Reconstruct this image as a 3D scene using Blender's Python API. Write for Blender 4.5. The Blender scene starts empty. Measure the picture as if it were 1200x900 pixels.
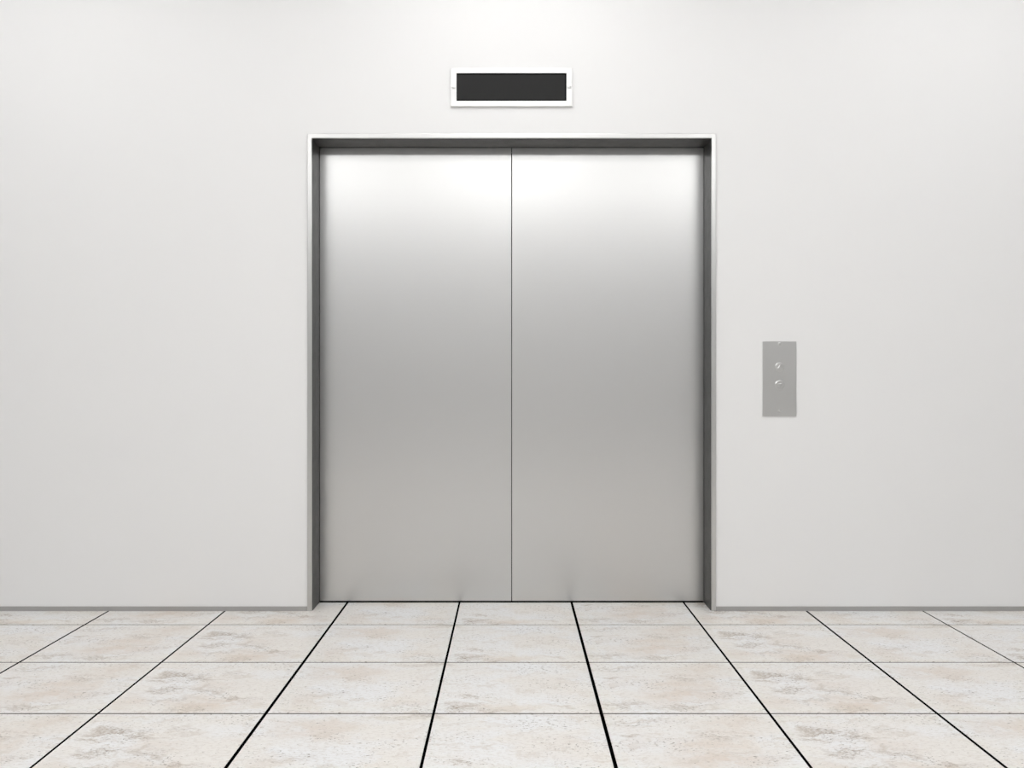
import bpy, bmesh, math
from mathutils import Vector, Matrix

S = bpy.context.scene
COL = S.collection

# ------------------------------------------------------------------ measures
CAM_D, CAM_H, F = 4.408, 1.10, 1085.0          # camera to wall, eye height, focal length in px of a 1200 px frame
TILE = 0.5535
X0 = -1.3645                                   # a lengthwise joint
Y0 = 3.052 - CAM_D                             # a crosswise joint
DOOR_Y = 0.165                                 # how far the doors stand back from the wall face
ROOM_X, ROOM_BACK, ROOM_H = 3.6, -6.8, 3.5
OPEN_W, OPEN_H = 0.950, 2.248                  # half width and height of the clear opening
FR = 0.0215                                    # width of the frame face

# ------------------------------------------------------------------ helpers
def props(o, label=None, cat=None, group=None, kind=None):
    if label: o['label'] = label
    if cat: o['category'] = cat
    if group: o['group'] = group
    if kind: o['kind'] = kind
    return o

def obj(name, bm, mats, parent=None, smooth=False, bevel=0.0, seg=2):
    bmesh.ops.recalc_face_normals(bm, faces=bm.faces)
    me = bpy.data.meshes.new(name)
    bm.to_mesh(me); bm.free()
    for m in (mats if isinstance(mats, (list, tuple)) else [mats]):
        me.materials.append(m)
    if smooth:
        for p in me.polygons: p.use_smooth = True
    o = bpy.data.objects.new(name, me)
    COL.objects.link(o)
    if parent: o.parent = parent
    if bevel:
        b = o.modifiers.new('bevel', 'BEVEL')
        b.width = bevel; b.segments = seg; b.limit_method = 'ANGLE'; b.angle_limit = math.radians(40)
        b.harden_normals = False
    return o

def empty(name, loc):
    o = bpy.data.objects.new(name, None)
    o.empty_display_size = 0.05
    COL.objects.link(o); o.location = loc
    return o

def box(bm, x0, x1, y0, y1, z0, z1, mat=0):
    v = [bm.verts.new(p) for p in ((x0,y0,z0),(x1,y0,z0),(x1,y1,z0),(x0,y1,z0),(x0,y0,z1),(x1,y0,z1),(x1,y1,z1),(x0,y1,z1))]
    for f in ((0,3,2,1),(4,5,6,7),(0,1,5,4),(1,2,6,5),(2,3,7,6),(3,0,4,7)):
        fc = bm.faces.new([v[i] for i in f]); fc.material_index = mat

def ring_rect(bm, outer, inner, y0, y1, closed=True):
    """A rectangular frame in the XZ plane between depths y0 and y1; open at the bottom when not closed."""
    ox0, ox1, oz0, oz1 = outer; ix0, ix1, iz0, iz1 = inner
    if closed:
        O = [(ox0,oz0),(ox1,oz0),(ox1,oz1),(ox0,oz1)]; I = [(ix0,iz0),(ix1,iz0),(ix1,iz1),(ix0,iz1)]
        vo0 = [bm.verts.new((x,y0,z)) for x,z in O]; vi0 = [bm.verts.new((x,y0,z)) for x,z in I]
        vo1 = [bm.verts.new((x,y1,z)) for x,z in O]; vi1 = [bm.verts.new((x,y1,z)) for x,z in I]
        for k in range(4):
            n = (k+1) % 4
            bm.faces.new((vo0[k],vo0[n],vi0[n],vi0[k])); bm.faces.new((vo1[k],vi1[k],vi1[n],vo1[n]))
            bm.faces.new((vo0[k],vo1[k],vo1[n],vo0[n])); bm.faces.new((vi0[k],vi0[n],vi1[n],vi1[k]))
    else:
        P = [(ox0,oz0),(ox0,oz1),(ox1,oz1),(ox1,oz0),(ix1,iz0),(ix1,iz1),(ix0,iz1),(ix0,iz0)]
        a = [bm.verts.new((x,y0,z)) for x,z in P]; b = [bm.verts.new((x,y1,z)) for x,z in P]
        for q in ((0,1,6,7),(1,2,5,6),(2,3,4,5)):
            bm.faces.new([a[i] for i in q]); bm.faces.new([b[i] for i in reversed(q)])
        for k in range(8):
            n = (k+1) % 8
            bm.faces.new((a[k],b[k],b[n],a[n]))

def lathe_y(bm, prof, cx, cz, seg=40):
    """Turned shape about the Y axis; prof is a list of (radius, y), closed with caps where the radius is 0."""
    rings = []
    for r, y in prof:
        if r == 0: rings.append([bm.verts.new((cx, y, cz))])
        else: rings.append([bm.verts.new((cx+r*math.cos(2*math.pi*k/seg), y, cz+r*math.sin(2*math.pi*k/seg))) for k in range(seg)])
    for A, B in zip(rings, rings[1:]):
        for k in range(seg):
            n = (k+1) % seg
            if len(A) == 1: bm.faces.new((A[0], B[k], B[n]))
            elif len(B) == 1: bm.faces.new((A[k], A[n], B[0]))
            else: bm.faces.new((A[k], A[n], B[n], B[k]))

# ------------------------------------------------------------------ materials
class NT:
    def __init__(s, name):
        s.m = bpy.data.materials.new(name); s.m.use_nodes = True
        s.t = s.m.node_tree; s.b = s.t.nodes['Principled BSDF']
    def n(s, typ, ins=None, **kw):
        nd = s.t.nodes.new(typ)
        for k, v in kw.items(): setattr(nd, k, v)
        for k, v in (ins or {}).items(): s.put(nd.inputs[k], v)
        return nd
    def put(s, sock, v):
        if isinstance(v, bpy.types.NodeSocket): s.t.links.new(v, sock)
        else: sock.default_value = v
    def math(s, op, a, b=0.0, c=0.0, clamp=False):
        nd = s.t.nodes.new('ShaderNodeMath'); nd.operation = op; nd.use_clamp = clamp
        s.put(nd.inputs[0], a); s.put(nd.inputs[1], b); s.put(nd.inputs[2], c)
        return nd.outputs[0]
    def ramp(s, x, a, b, lo=0.0, hi=1.0):
        nd = s.n('ShaderNodeMapRange', {0: x, 1: a, 2: b, 3: lo, 4: hi}, interpolation_type='SMOOTHSTEP', clamp=True)
        return nd.outputs[0]
    def mix(s, f, a, b):
        nd = s.t.nodes.new('ShaderNodeMix'); nd.data_type = 'RGBA'
        s.put(nd.inputs[0], f); s.put(nd.inputs[6], a); s.put(nd.inputs[7], b)
        return nd.outputs[2]
    def noise(s, vec, scale, detail=4, rough=0.5, w=None):
        nd = s.n('ShaderNodeTexNoise', {'Vector': vec, 'Scale': scale, 'Detail': detail, 'Roughness': rough})
        return nd.outputs['Fac']
    def set(s, **kw):
        for k, v in kw.items(): s.put(s.b.inputs[k.replace('_', ' ')], v)
    def bump(s, h, strength, dist):
        nd = s.n('ShaderNodeBump', {'Height': h, 'Strength': strength, 'Distance': dist})
        s.t.links.new(nd.outputs[0], s.b.inputs['Normal'])

def c3(r, g=None, b=None):
    if g is None: g = b = r
    return (r, g, b, 1.0)

def mat_paint(name, col, rough=0.55, amount=0.02, spec=0.3):
    t = NT(name)
    pos = t.n('ShaderNodeNewGeometry').outputs['Position']
    n1 = t.noise(pos, 1.3, 3)
    lo = tuple(x*(1-amount) for x in col[:3])+(1,)
    t.set(Base_Color=t.mix(n1, lo, col), Roughness=rough)
    t.b.inputs['Specular IOR Level'].default_value = spec
    t.bump(t.noise(pos, 260, 2), 0.03, 0.0005)
    return t.m

def mat_metal(name, col, rough, metallic=1.0, grain=0.004):
    t = NT(name)
    pos = t.n('ShaderNodeNewGeometry').outputs['Position']
    g = t.noise(pos, 2.5, 2)
    t.set(Base_Color=col, Metallic=metallic, Roughness=t.ramp(g, 0.2, 0.8, rough-grain, rough+grain))
    return t.m

def mat_plain(name, col, rough, spec=0.5):
    t = NT(name)
    pos = t.n('ShaderNodeNewGeometry').outputs['Position']
    t.set(Base_Color=col, Roughness=t.ramp(t.noise(pos, 30, 2), 0.2, 0.8, rough-0.03, rough+0.03))
    t.b.inputs['Specular IOR Level'].default_value = spec
    return t.m

def mat_emit(name, strength, col=(1.0, 1.0, 1.0, 1)):
    t = NT(name)
    t.set(Base_Color=c3(0.8), Roughness=0.5, Emission_Color=col, Emission_Strength=strength)
    return t.m

def mat_stone():
    t = NT('travertine_tile')
    pos = t.n('ShaderNodeNewGeometry').outputs['Position']
    xyz = t.n('ShaderNodeSeparateXYZ', {0: pos})
    uu = t.math('DIVIDE', t.math('SUBTRACT', xyz.outputs[0], X0), TILE)
    u = t.math('FLOORED_MODULO', uu, 4.0)
    v = t.math('FLOORED_MODULO', t.math('DIVIDE', t.math('SUBTRACT', xyz.outputs[1], Y0), TILE), 1.0)
    p = t.n('ShaderNodeCombineXYZ', {0: u, 1: v, 2: 0.0}).outputs[0]
    # slow wandering of the coordinates so nothing is a clean ellipse
    wn = t.n('ShaderNodeTexNoise', {'Vector': p, 'Scale': 7.0, 'Detail': 5.0, 'Roughness': 0.6})
    off = t.n('ShaderNodeVectorMath', {0: wn.outputs['Color'], 1: (0.5, 0.5, 0.5)}, operation='SUBTRACT').outputs[0]
    off = t.n('ShaderNodeVectorMath', {0: off, 1: (0.42, 0.30, 0.0)}, operation='MULTIPLY').outputs[0]
    pw = t.n('ShaderNodeVectorMath', {0: p, 1: off}, operation='ADD').outputs[0]
    def stains(lst, edge=0.25):
        acc = None
        for cx, cy, rx, ry, rot, k in lst:
            m = t.n('ShaderNodeMapping', {'Vector': pw, 'Location': (cx, cy, 0), 'Rotation': (0, 0, math.radians(rot)), 'Scale': (rx, ry, 1)}, vector_type='TEXTURE')
            d = t.n('ShaderNodeVectorMath', {0: m.outputs[0]}, operation='LENGTH').outputs['Value']
            w = t.ramp(d, edge, 1.0, k, 0.0)
            acc = w if acc is None else t.math('MAXIMUM', acc, w)
        return acc
    def streak(scale, sx, sy, rot, detail=5, rough=0.6):
        m = t.n('ShaderNodeMapping', {'Vector': pw, 'Rotation': (0, 0, math.radians(rot)), 'Scale': (sx, sy, 1)})
        return t.noise(m.outputs[0], scale, detail, rough)
    # broad clouds: cool white, warm pink-beige
    cloud = streak(2.1, 0.8, 1.2, 15, 4, 0.5)
    cloud2 = streak(3.7, 0.7, 1.6, -12, 5, 0.55)
    base = t.mix(t.ramp(cloud, 0.35, 0.65), c3(0.745, 0.72, 0.685), c3(0.76, 0.765, 0.77))
    warmm = stains([(0.62, 0.16, 0.42, 0.24, 5, 0.9), (0.55, 0.52, 0.3, 0.2, 0, 0.4), (3.55, 0.35, 0.42, 0.42, 0, 0.85),
                    (3.75, 0.8, 0.3, 0.25, 0, 0.5), (0.10, 0.2, 0.2, 0.25, 0, 0.5), (1.35, 0.78, 0.4, 0.28, 0, 0.65), (1.18, 0.2, 0.2, 0.3, 0, 0.4),
                    (1.8, 0.15, 0.3, 0.16, 0, 0.4), (2.4, 0.08, 0.4, 0.12, 0, 0.5), (3.15, 0.6, 0.2, 0.3, 0, 0.3), (2.75, 0.5, 0.2, 0.3, 0, 0.18)], 0.1)
    warm = t.math('MULTIPLY', warmm, t.ramp(cloud2, 0.26, 0.56))
    col = t.mix(warm, base, c3(0.65, 0.568, 0.495))
    fm = t.n('ShaderNodeMapping', {'Vector': p, 'Scale': (1.0, 2.2, 1)}).outputs[0]
    f1 = t.noise(fm, 34.0, 4, 0.7)
    # streaky grey-brown stains
    sm = stains([(0.22, 0.71, 0.24, 0.085, 10, 0.9), (0.40, 0.66, 0.20, 0.07, -25, 0.8), (0.14, 0.60, 0.20, 0.05, 8, 0.6), (0.27, 0.42, 0.22, 0.08, 0, 0.75),
                 (0.50, 0.42, 0.22, 0.10, -10, 0.45), (0.30, 0.24, 0.25, 0.07, 0, 0.35), (0.75, 0.26, 0.16, 0.09, 10, 0.65), (0.60, 0.74, 0.16, 0.07, -10, 0.4), (0.5, 0.07, 0.2, 0.06, 0, 0.4),
                 (2.2, 0.30, 0.09, 0.05, 0, 0.8), (2.13, 0.1, 0.16, 0.08, 10, 0.85), (2.36, 0.05, 0.2, 0.04, 0, 0.4), (2.85, 0.62, 0.1, 0.05, 0, 0.4),
                 (3.08, 0.66, 0.11, 0.04, 0, 0.7), (3.12, 0.15, 0.25, 0.12, 0, 0.55), (3.65, 0.65, 0.2, 0.1, 0, 0.4), (3.35, 0.88, 0.2, 0.06, 0, 0.3),
                 (3.2, 0.85, 0.3, 0.07, 12, 0.3), (3.85, 0.35, 0.15, 0.06, 8, 0.3), (1.9, 0.93, 0.18, 0.05, 0, 0.55), (1.8, 0.1, 0.25, 0.06, 0, 0.4), (1.3, 0.35, 0.25, 0.1, 10, 0.22), (3.5, 0.1, 0.35, 0.05, 6, 0.4)], 0.15)
    s1 = streak(5.0, 1.2, 3.6, 4, 7, 0.66)
    stain = t.math('MULTIPLY', t.math('MULTIPLY', sm, t.ramp(s1, 0.40, 0.54)), t.ramp(f1, 0.42, 0.58, 0.35, 1.3), 0.0, True)
    col = t.mix(stain, col, c3(0.34, 0.275, 0.215))
    # faint drift of streaks everywhere
    s2 = streak(6.0, 0.8, 3.2, 18, 7, 0.62)
    col = t.mix(t.ramp(s2, 0.50, 0.70, 0.0, 0.5), col, c3(0.54, 0.475, 0.405))
    # fine mottling of the stone
    col = t.mix(t.ramp(f1, 0.48, 0.68, 0.0, 0.5), col, c3(0.50, 0.46, 0.41))
    # tiny pits, clustered
    cl = streak(3.0, 1.0, 1.8, -8, 3, 0.5)
    pit = t.n('ShaderNodeTexNoise', {'Vector': t.n('ShaderNodeMapping', {'Vector': p, 'Scale': (1.0, 1.7, 1)}).outputs[0], 'Scale': 42.0, 'Detail': 3.0, 'Roughness': 0.6}).outputs['Fac']
    cover = t.math('ADD', t.ramp(cl, 0.42, 0.66, 0.0, 1.0), t.math('MULTIPLY', sm, 0.9), clamp=True)
    thr = t.math('SUBTRACT', 0.662, t.math('MULTIPLY', cover, 0.080))
    pm = t.ramp(t.math('SUBTRACT', pit, thr), 0.0, 0.05, 0.0, 0.85)
    col = t.mix(pm, col, c3(0.22, 0.19, 0.155))
    t.set(Base_Color=col, Roughness=t.ramp(s1, 0.3, 0.7, 0.30, 0.42))
    t.b.inputs['Specular IOR Level'].default_value = 0.2
    t.bump(t.math('MULTIPLY', pm, -1.0), 0.25, 0.001)
    return t.m

WALL = mat_paint('white_wall_paint', c3(0.80, 0.80, 0.80))
CEIL = mat_paint('white_ceiling_paint', c3(0.80))
BACK = mat_paint('grey_lobby_wall_paint', c3(0.40, 0.40, 0.40))
SIDE = mat_paint('pale_grey_side_wall_paint', c3(0.55, 0.55, 0.55))
STEEL = mat_metal('satin_steel', c3(0.665, 0.665, 0.66), 0.288, grain=0.004)
TRIM = mat_metal('satin_steel_trim', c3(0.60, 0.60, 0.592), 0.295, grain=0.004)
BEZEL = mat_metal('bright_steel_bezel', c3(0.72, 0.72, 0.715), 0.36, grain=0.004)
PLATE = mat_metal('satin_steel_plate', c3(0.595, 0.595, 0.587), 0.32, grain=0.004)
JAMB_SHADE = mat_plain('jamb_painted_shade', c3(0.036, 0.036, 0.035), 0.42)  # shade of the door recess painted into the jamb and soffit colour
SKIRT = mat_plain('grey_skirting', c3(0.36, 0.355, 0.345), 0.45)
SCREEN = mat_plain('dark_display_glass', c3(0.020), 0.5, 0.15)
BLACK = mat_plain('black_gasket', c3(0.001), 0.8, 0.0)
STRIP = mat_plain('black_joint_strip', c3(0.0012, 0.0012, 0.0014), 0.9, 0.0)
GROUT = mat_plain('grey_grout', c3(0.075, 0.068, 0.060), 0.8, 0.1)
STONE = mat_stone()
HOUSING = mat_plain('white_lamp_housing', c3(0.75), 0.4)
LAMP = mat_emit('unseen_front_lamp_diffuser', 6.4)  # diffusers of the added, unseen ceiling fixtures
LAMP_REAR = mat_emit('unseen_rear_lamp_diffuser', 6.3)
LAMP_MID = mat_emit('added_middle_lamp_diffuser', 2.1)
LAMP_SPOT = mat_emit('unseen_slim_lamp_diffuser', 5.5)

# ------------------------------------------------------------------ room shell
bm = bmesh.new()                                                  # floor: separate raised tiles over a bed with dark joints
widths = {-1: 0.0090, 0: 0.0084, 1: 0.0108, 2: 0.0090, 3: 0.0114, 4: 0.0090, 5: 0.0100, 6: 0.0072}
GW = 0.0108
i0 = math.floor((-ROOM_X - X0)/TILE); i1 = math.ceil((ROOM_X - X0)/TILE)
j0 = math.floor((ROOM_BACK - Y0)/TILE); j1 = math.ceil((0.30 - Y0)/TILE)
B = 0.0008
for i in range(i0, i1):
    for j in range(j0, j1):
        xa = max(-ROOM_X, X0+i*TILE + widths.get(i, 0.006)/2); xb = min(ROOM_X, X0+(i+1)*TILE - widths.get(i+1, 0.006)/2)
        ya = max(ROOM_BACK, Y0+j*TILE + GW/2); yb = min(DOOR_Y-0.001, Y0+(j+1)*TILE - GW/2)
        if xb-xa < 0.01 or yb-ya < 0.01: continue
        lo = [bm.verts.new(q) for q in ((xa,ya,-0.004),(xb,ya,-0.004),(xb,yb,-0.004),(xa,yb,-0.004))]
        mi = [bm.verts.new(q) for q in ((xa,ya,-B),(xb,ya,-B),(xb,yb,-B),(xa,yb,-B))]
        up = [bm.verts.new(q) for q in ((xa+B,ya+B,0),(xb-B,ya+B,0),(xb-B,yb-B,0),(xa+B,yb-B,0))]
        bm.faces.new(up)
        for k in range(4):
            n = (k+1) % 4
            bm.faces.new((lo[k],lo[n],mi[n],mi[k])); bm.faces.new((mi[k],mi[n],up[n],up[k]))
for j in range(j0, j1+1):                                         # crosswise grout, then the lengthwise black strips
    y = Y0+j*TILE
    if ROOM_BACK < y < DOOR_Y-0.01: box(bm, -ROOM_X, ROOM_X, y-GW/2, y+GW/2, -0.006, -0.0016, 2)
for i in range(i0, i1+1):
    x = X0+i*TILE; w = widths.get(i, 0.006)
    if abs(x) < ROOM_X: box(bm, x-w/2, x+w/2, ROOM_BACK, DOOR_Y-0.001, -0.006, -0.0005, 1)
box(bm, -ROOM_X, ROOM_X, ROOM_BACK, 0.30, -0.12, -0.006, 1)
fl = obj('floor', bm, [STONE, STRIP, GROUT])
props(fl, 'cream travertine tile floor with black joint lines in front of the elevator', 'floor', kind='structure')

bm = bmesh.new()                                                  # wall with the elevator opening, bottom lifted over the skirting
WO = OPEN_W + 0.004
box(bm, -ROOM_X, -WO, 0, 0.30, 0.0, ROOM_H)
box(bm, WO, ROOM_X, 0, 0.30, 0.0, ROOM_H)
box(bm, -WO, WO, 0, 0.30, OPEN_H+0.004, ROOM_H)
bmesh.ops.remove_doubles(bm, verts=bm.verts, dist=1e-5)
props(obj('wall_front', bm, WALL), 'smooth white wall around the elevator doors', 'wall', kind='structure')
bm = bmesh.new(); box(bm, -ROOM_X-0.15, -ROOM_X, ROOM_BACK-0.15, 0.30, -0.12, ROOM_H)
props(obj('wall_left', bm, SIDE), 'grey side wall on the left of the lobby', 'wall', kind='structure')
bm = bmesh.new(); box(bm, ROOM_X, ROOM_X+0.15, ROOM_BACK-0.15, 0.30, -0.12, ROOM_H)
props(obj('wall_right', bm, SIDE), 'grey side wall on the right of the lobby', 'wall', kind='structure')
bm = bmesh.new(); box(bm, -ROOM_X, ROOM_X, ROOM_BACK-0.15, ROOM_BACK, -0.12, ROOM_H)
props(obj('wall_back', bm, BACK), 'grey lobby wall facing the elevator', 'wall', kind='structure')
bm = bmesh.new(); box(bm, -ROOM_X-0.15, ROOM_X+0.15, ROOM_BACK-0.15, 0.30, ROOM_H, ROOM_H+0.15)
props(obj('ceiling', bm, CEIL), 'white lobby ceiling', 'ceiling', kind='structure')

SK = 0.0215
for side, xa, xb in (('left', -ROOM_X, -OPEN_W-FR-0.0005), ('right', OPEN_W+FR+0.0005, ROOM_X)):
    bm = bmesh.new(); box(bm, xa, xb, -0.006, 0.0, 0.0, SK)
    props(obj('baseboard_'+side, bm, SKIRT, bevel=0.0015), 'low grey skirting strip along the wall %s of the elevator' % side, 'skirting', kind='structure')

# frame face, and as its part the opening's lining, recess shade painted dark
bm = bmesh.new()
ring_rect(bm, (-OPEN_W-FR, OPEN_W+FR, 0, OPEN_H+FR), (-OPEN_W, OPEN_W, 0, OPEN_H), -0.009, 0.006, closed=False)
frame = props(obj('trim_1', bm, TRIM, bevel=0.002), 'slim satin steel frame around the elevator doors', 'door frame', kind='structure')
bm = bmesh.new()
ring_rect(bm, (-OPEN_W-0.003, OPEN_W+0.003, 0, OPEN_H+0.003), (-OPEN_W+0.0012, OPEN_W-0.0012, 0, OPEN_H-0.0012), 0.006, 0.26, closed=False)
props(obj('jamb_lining', bm, JAMB_SHADE, parent=frame), 'lining inside the frame with recess shade painted in as dark grey')

# ------------------------------------------------------------------ doors
GAP = 0.0016
for name, xa, xb, lab in (('door_1', -OPEN_W-0.0, -GAP, 'left sliding leaf of the closed brushed steel elevator doors'),
                          ('door_2', GAP, OPEN_W+0.0, 'right sliding leaf of the closed brushed steel elevator doors')):
    bm = bmesh.new()
    xa2 = xa+0.002 if name == 'door_1' else xa
    xb2 = xb-0.002 if name == 'door_2' else xb
    box(bm, xa2, xb2, DOOR_Y, DOOR_Y+0.035, 0.0078, OPEN_H-0.0025)
    props(obj(name, bm, STEEL, bevel=0.0012), lab, 'elevator door', 'elevator door leaves', 'structure')

# ------------------------------------------------------------------ pixel -> wall position
def wx(px, d): return (px-599.6)*d/F
def wz(py, d): return CAM_H + (445.0-py)*d/F

def screw(parent, x, y, z, r, mat, slot=0.35):
    bm = bmesh.new()
    lathe_y(bm, [(r, y+0.001), (r, y-0.0006), (r*0.8, y-0.0022), (r*0.45, y-0.0036), (0, y-0.0041)], x, z, 24)
    return obj('screw', bm, mat, parent, smooth=False)

# floor indicator above the doors
d = CAM_D-0.010
ix0, ix1, iz0, iz1 = wx(528.0, d), wx(670.8, d), wz(124.6, d), wz(79.8, d)
sx0, sx1, sz0, sz1 = wx(535.0, d), wx(663.8, d), wz(118.1, d), wz(85.8, d)
root = empty('floor_indicator', ((ix0+ix1)/2, 0, iz0))
props(root, 'wide floor indicator with blank dark screen in a bright steel frame above the elevator doors', 'floor indicator')
L = lambda x0, x1, z0, z1: (x0-root.location.x, x1-root.location.x, z0-root.location.z, z1-root.location.z)
bm = bmesh.new()
ring_rect(bm, L(ix0, ix1, iz0, iz1), L(sx0, sx1, sz0, sz1), -0.010, 0.0)
obj('indicator_frame', bm, BEZEL, root, bevel=0.0012)
bm = bmesh.new()
e = 0.0060
ring_rect(bm, L(sx0, sx1, sz0, sz1), L(sx0+0.0012, sx1-e, sz0+e, sz1-e), -0.0085, -0.001)
props(obj('gasket', bm, BLACK, root), 'black rubber edge round the screen')
bm = bmesh.new()
a = L(sx0+0.0012, sx1-e, sz0+e, sz1-e); box(bm, a[0], a[1], -0.0075, -0.001, a[2], a[3])
props(obj('screen', bm, SCREEN, root), 'blank dark grey screen')
for px in (531.4, 667.4):
    screw(root, wx(px, d)-root.location.x, -0.010, wz(102.2, d)-root.location.z, 0.0085, BEZEL)

# call button panel
d = CAM_D-0.004
px0, px1, pz0, pz1 = wx(893.9, d), wx(933.4, d), wz(487.9, d), wz(400.0, d)
root = empty('call_button_panel', ((px0+px1)/2, 0, pz0))
props(root, 'grey steel call button panel with two round buttons on the wall right of the elevator', 'call panel')
ox, oz = root.location.x, root.location.z
bm = bmesh.new(); box(bm, px0-ox, px1-ox, -0.004, 0.0, pz0-oz, pz1-oz)
obj('face_plate', bm, PLATE, root, bevel=0.0008)  # face plate of the panel, carries the buttons and screws
for py, up in ((430.3, True), (451.3, False)):
    bx, bz, r = wx(913.6, d)-ox, wz(py, d)-oz, 0.0232
    bm = bmesh.new()
    lathe_y(bm, [(r, -0.003), (r, -0.0050), (r-0.0040, -0.0066), (0, -0.0066)], bx, bz, 48)
    b = obj('button', bm, PLATE, root)
    s = 0.0135
    pts = [(-s, -s*0.62), (s, -s*0.62), (0, s*0.95)] if up else [(-s, s*0.62), (0, -s*0.95), (s, s*0.62)]
    bm = bmesh.new()
    lo = [bm.verts.new((bx+x, -0.0065, bz+z)) for x, z in pts]
    hi = [bm.verts.new((bx+x*0.70, -0.0073, bz+z*0.70)) for x, z in pts]
    bm.faces.new(hi); bm.faces.new(lo)
    for k in range(3): bm.faces.new((lo[k], lo[(k+1)%3], hi[(k+1)%3], hi[k]))
    props(obj('arrow', bm, PLATE, b), 'raised %s arrow mark' % ('up' if up else 'down'))
for py in (402.8, 481.8):
    screw(root, wx(913.6, d)-ox, -0.004, wz(py, d)-oz, 0.0075, PLATE)

# ------------------------------------------------------------------ ceiling lights (unseen overhead, added to light the lobby)
def unseen_ceiling_light(x, y, w, l, label, lamp):
    r = empty('unseen_ceiling_light', (x, y, ROOM_H))
    props(r, label, 'ceiling light', 'unseen rectangular ceiling lights')
    bm = bmesh.new()
    vs = []
    t, h = 0.03, 0.03
    for (hw, hl, z) in ((w/2, l/2, 0), (w/2, l/2, -h), (w/2-t, l/2-t, -h), (w/2-t, l/2-t, -0.004)):
        vs.append([bm.verts.new(q) for q in ((-hw,-hl,z),(hw,-hl,z),(hw,hl,z),(-hw,hl,z))])
    for A, Bv in zip(vs, vs[1:]):
        for k in range(4): bm.faces.new((A[k], A[(k+1)%4], Bv[(k+1)%4], Bv[k]))
    bm.faces.new(vs[0])
    obj('housing', bm, HOUSING, r)
    bm = bmesh.new()
    box(bm, -w/2+t, w/2-t, -l/2+t, l/2-t, -0.024, -0.012)
    obj('diffuser', bm, lamp, r)
THREE = ((-2.3, 'left one of three'), (0.0, 'middle one of three'), (2.3, 'right one of three'))
LIGHTS = [(x, -1.05, 1.6, 0.6, 'unseen glowing ceiling light nearest the elevator wall, ' + w, LAMP) for x, w in THREE]
LIGHTS += [(x, -5.4, 2.1, 1.4, 'large unseen glowing ceiling light at the rear of the lobby, ' + w, LAMP_REAR) for x, w in THREE]
LIGHTS += [(x, -3.2, 1.6, 0.9, 'added unseen ceiling light in the middle row of the lobby, ' + w, LAMP_MID) for x, w in THREE]  # middle row added to brighten the floor farther from the doors
LIGHTS += [(0.0, -0.5, 0.9, 0.2, 'slim unseen ceiling light over the middle of the elevator wall', LAMP_SPOT)]
for q in LIGHTS: unseen_ceiling_light(*q)

# ------------------------------------------------------------------ world, camera, view
w = bpy.data.worlds.new('world'); S.world = w; w.use_nodes = True
w.node_tree.nodes['Background'].inputs[0].default_value = (0.8, 0.8, 0.8, 1)
w.node_tree.nodes['Background'].inputs[1].default_value = 0.02
cam = bpy.data.cameras.new('camera'); cam.sensor_width = 36.0; cam.lens = F/1200*36
cam.shift_x = 0.4/1200; cam.shift_y = -5.0/1200; cam.clip_start = 0.05
co = bpy.data.objects.new('camera', cam); COL.objects.link(co)
co.location = (0, -CAM_D, CAM_H); co.rotation_euler = (math.radians(90), 0, 0)
S.camera = co
S.view_settings.view_transform = 'Standard'; S.view_settings.look = 'None'
S.view_settings.gamma = 1.0; S.view_settings.use_curve_mapping = False
S.view_settings.exposure = 0.0
S.cycles.max_bounces = 12; S.cycles.diffuse_bounces = 6; S.cycles.glossy_bounces = 6
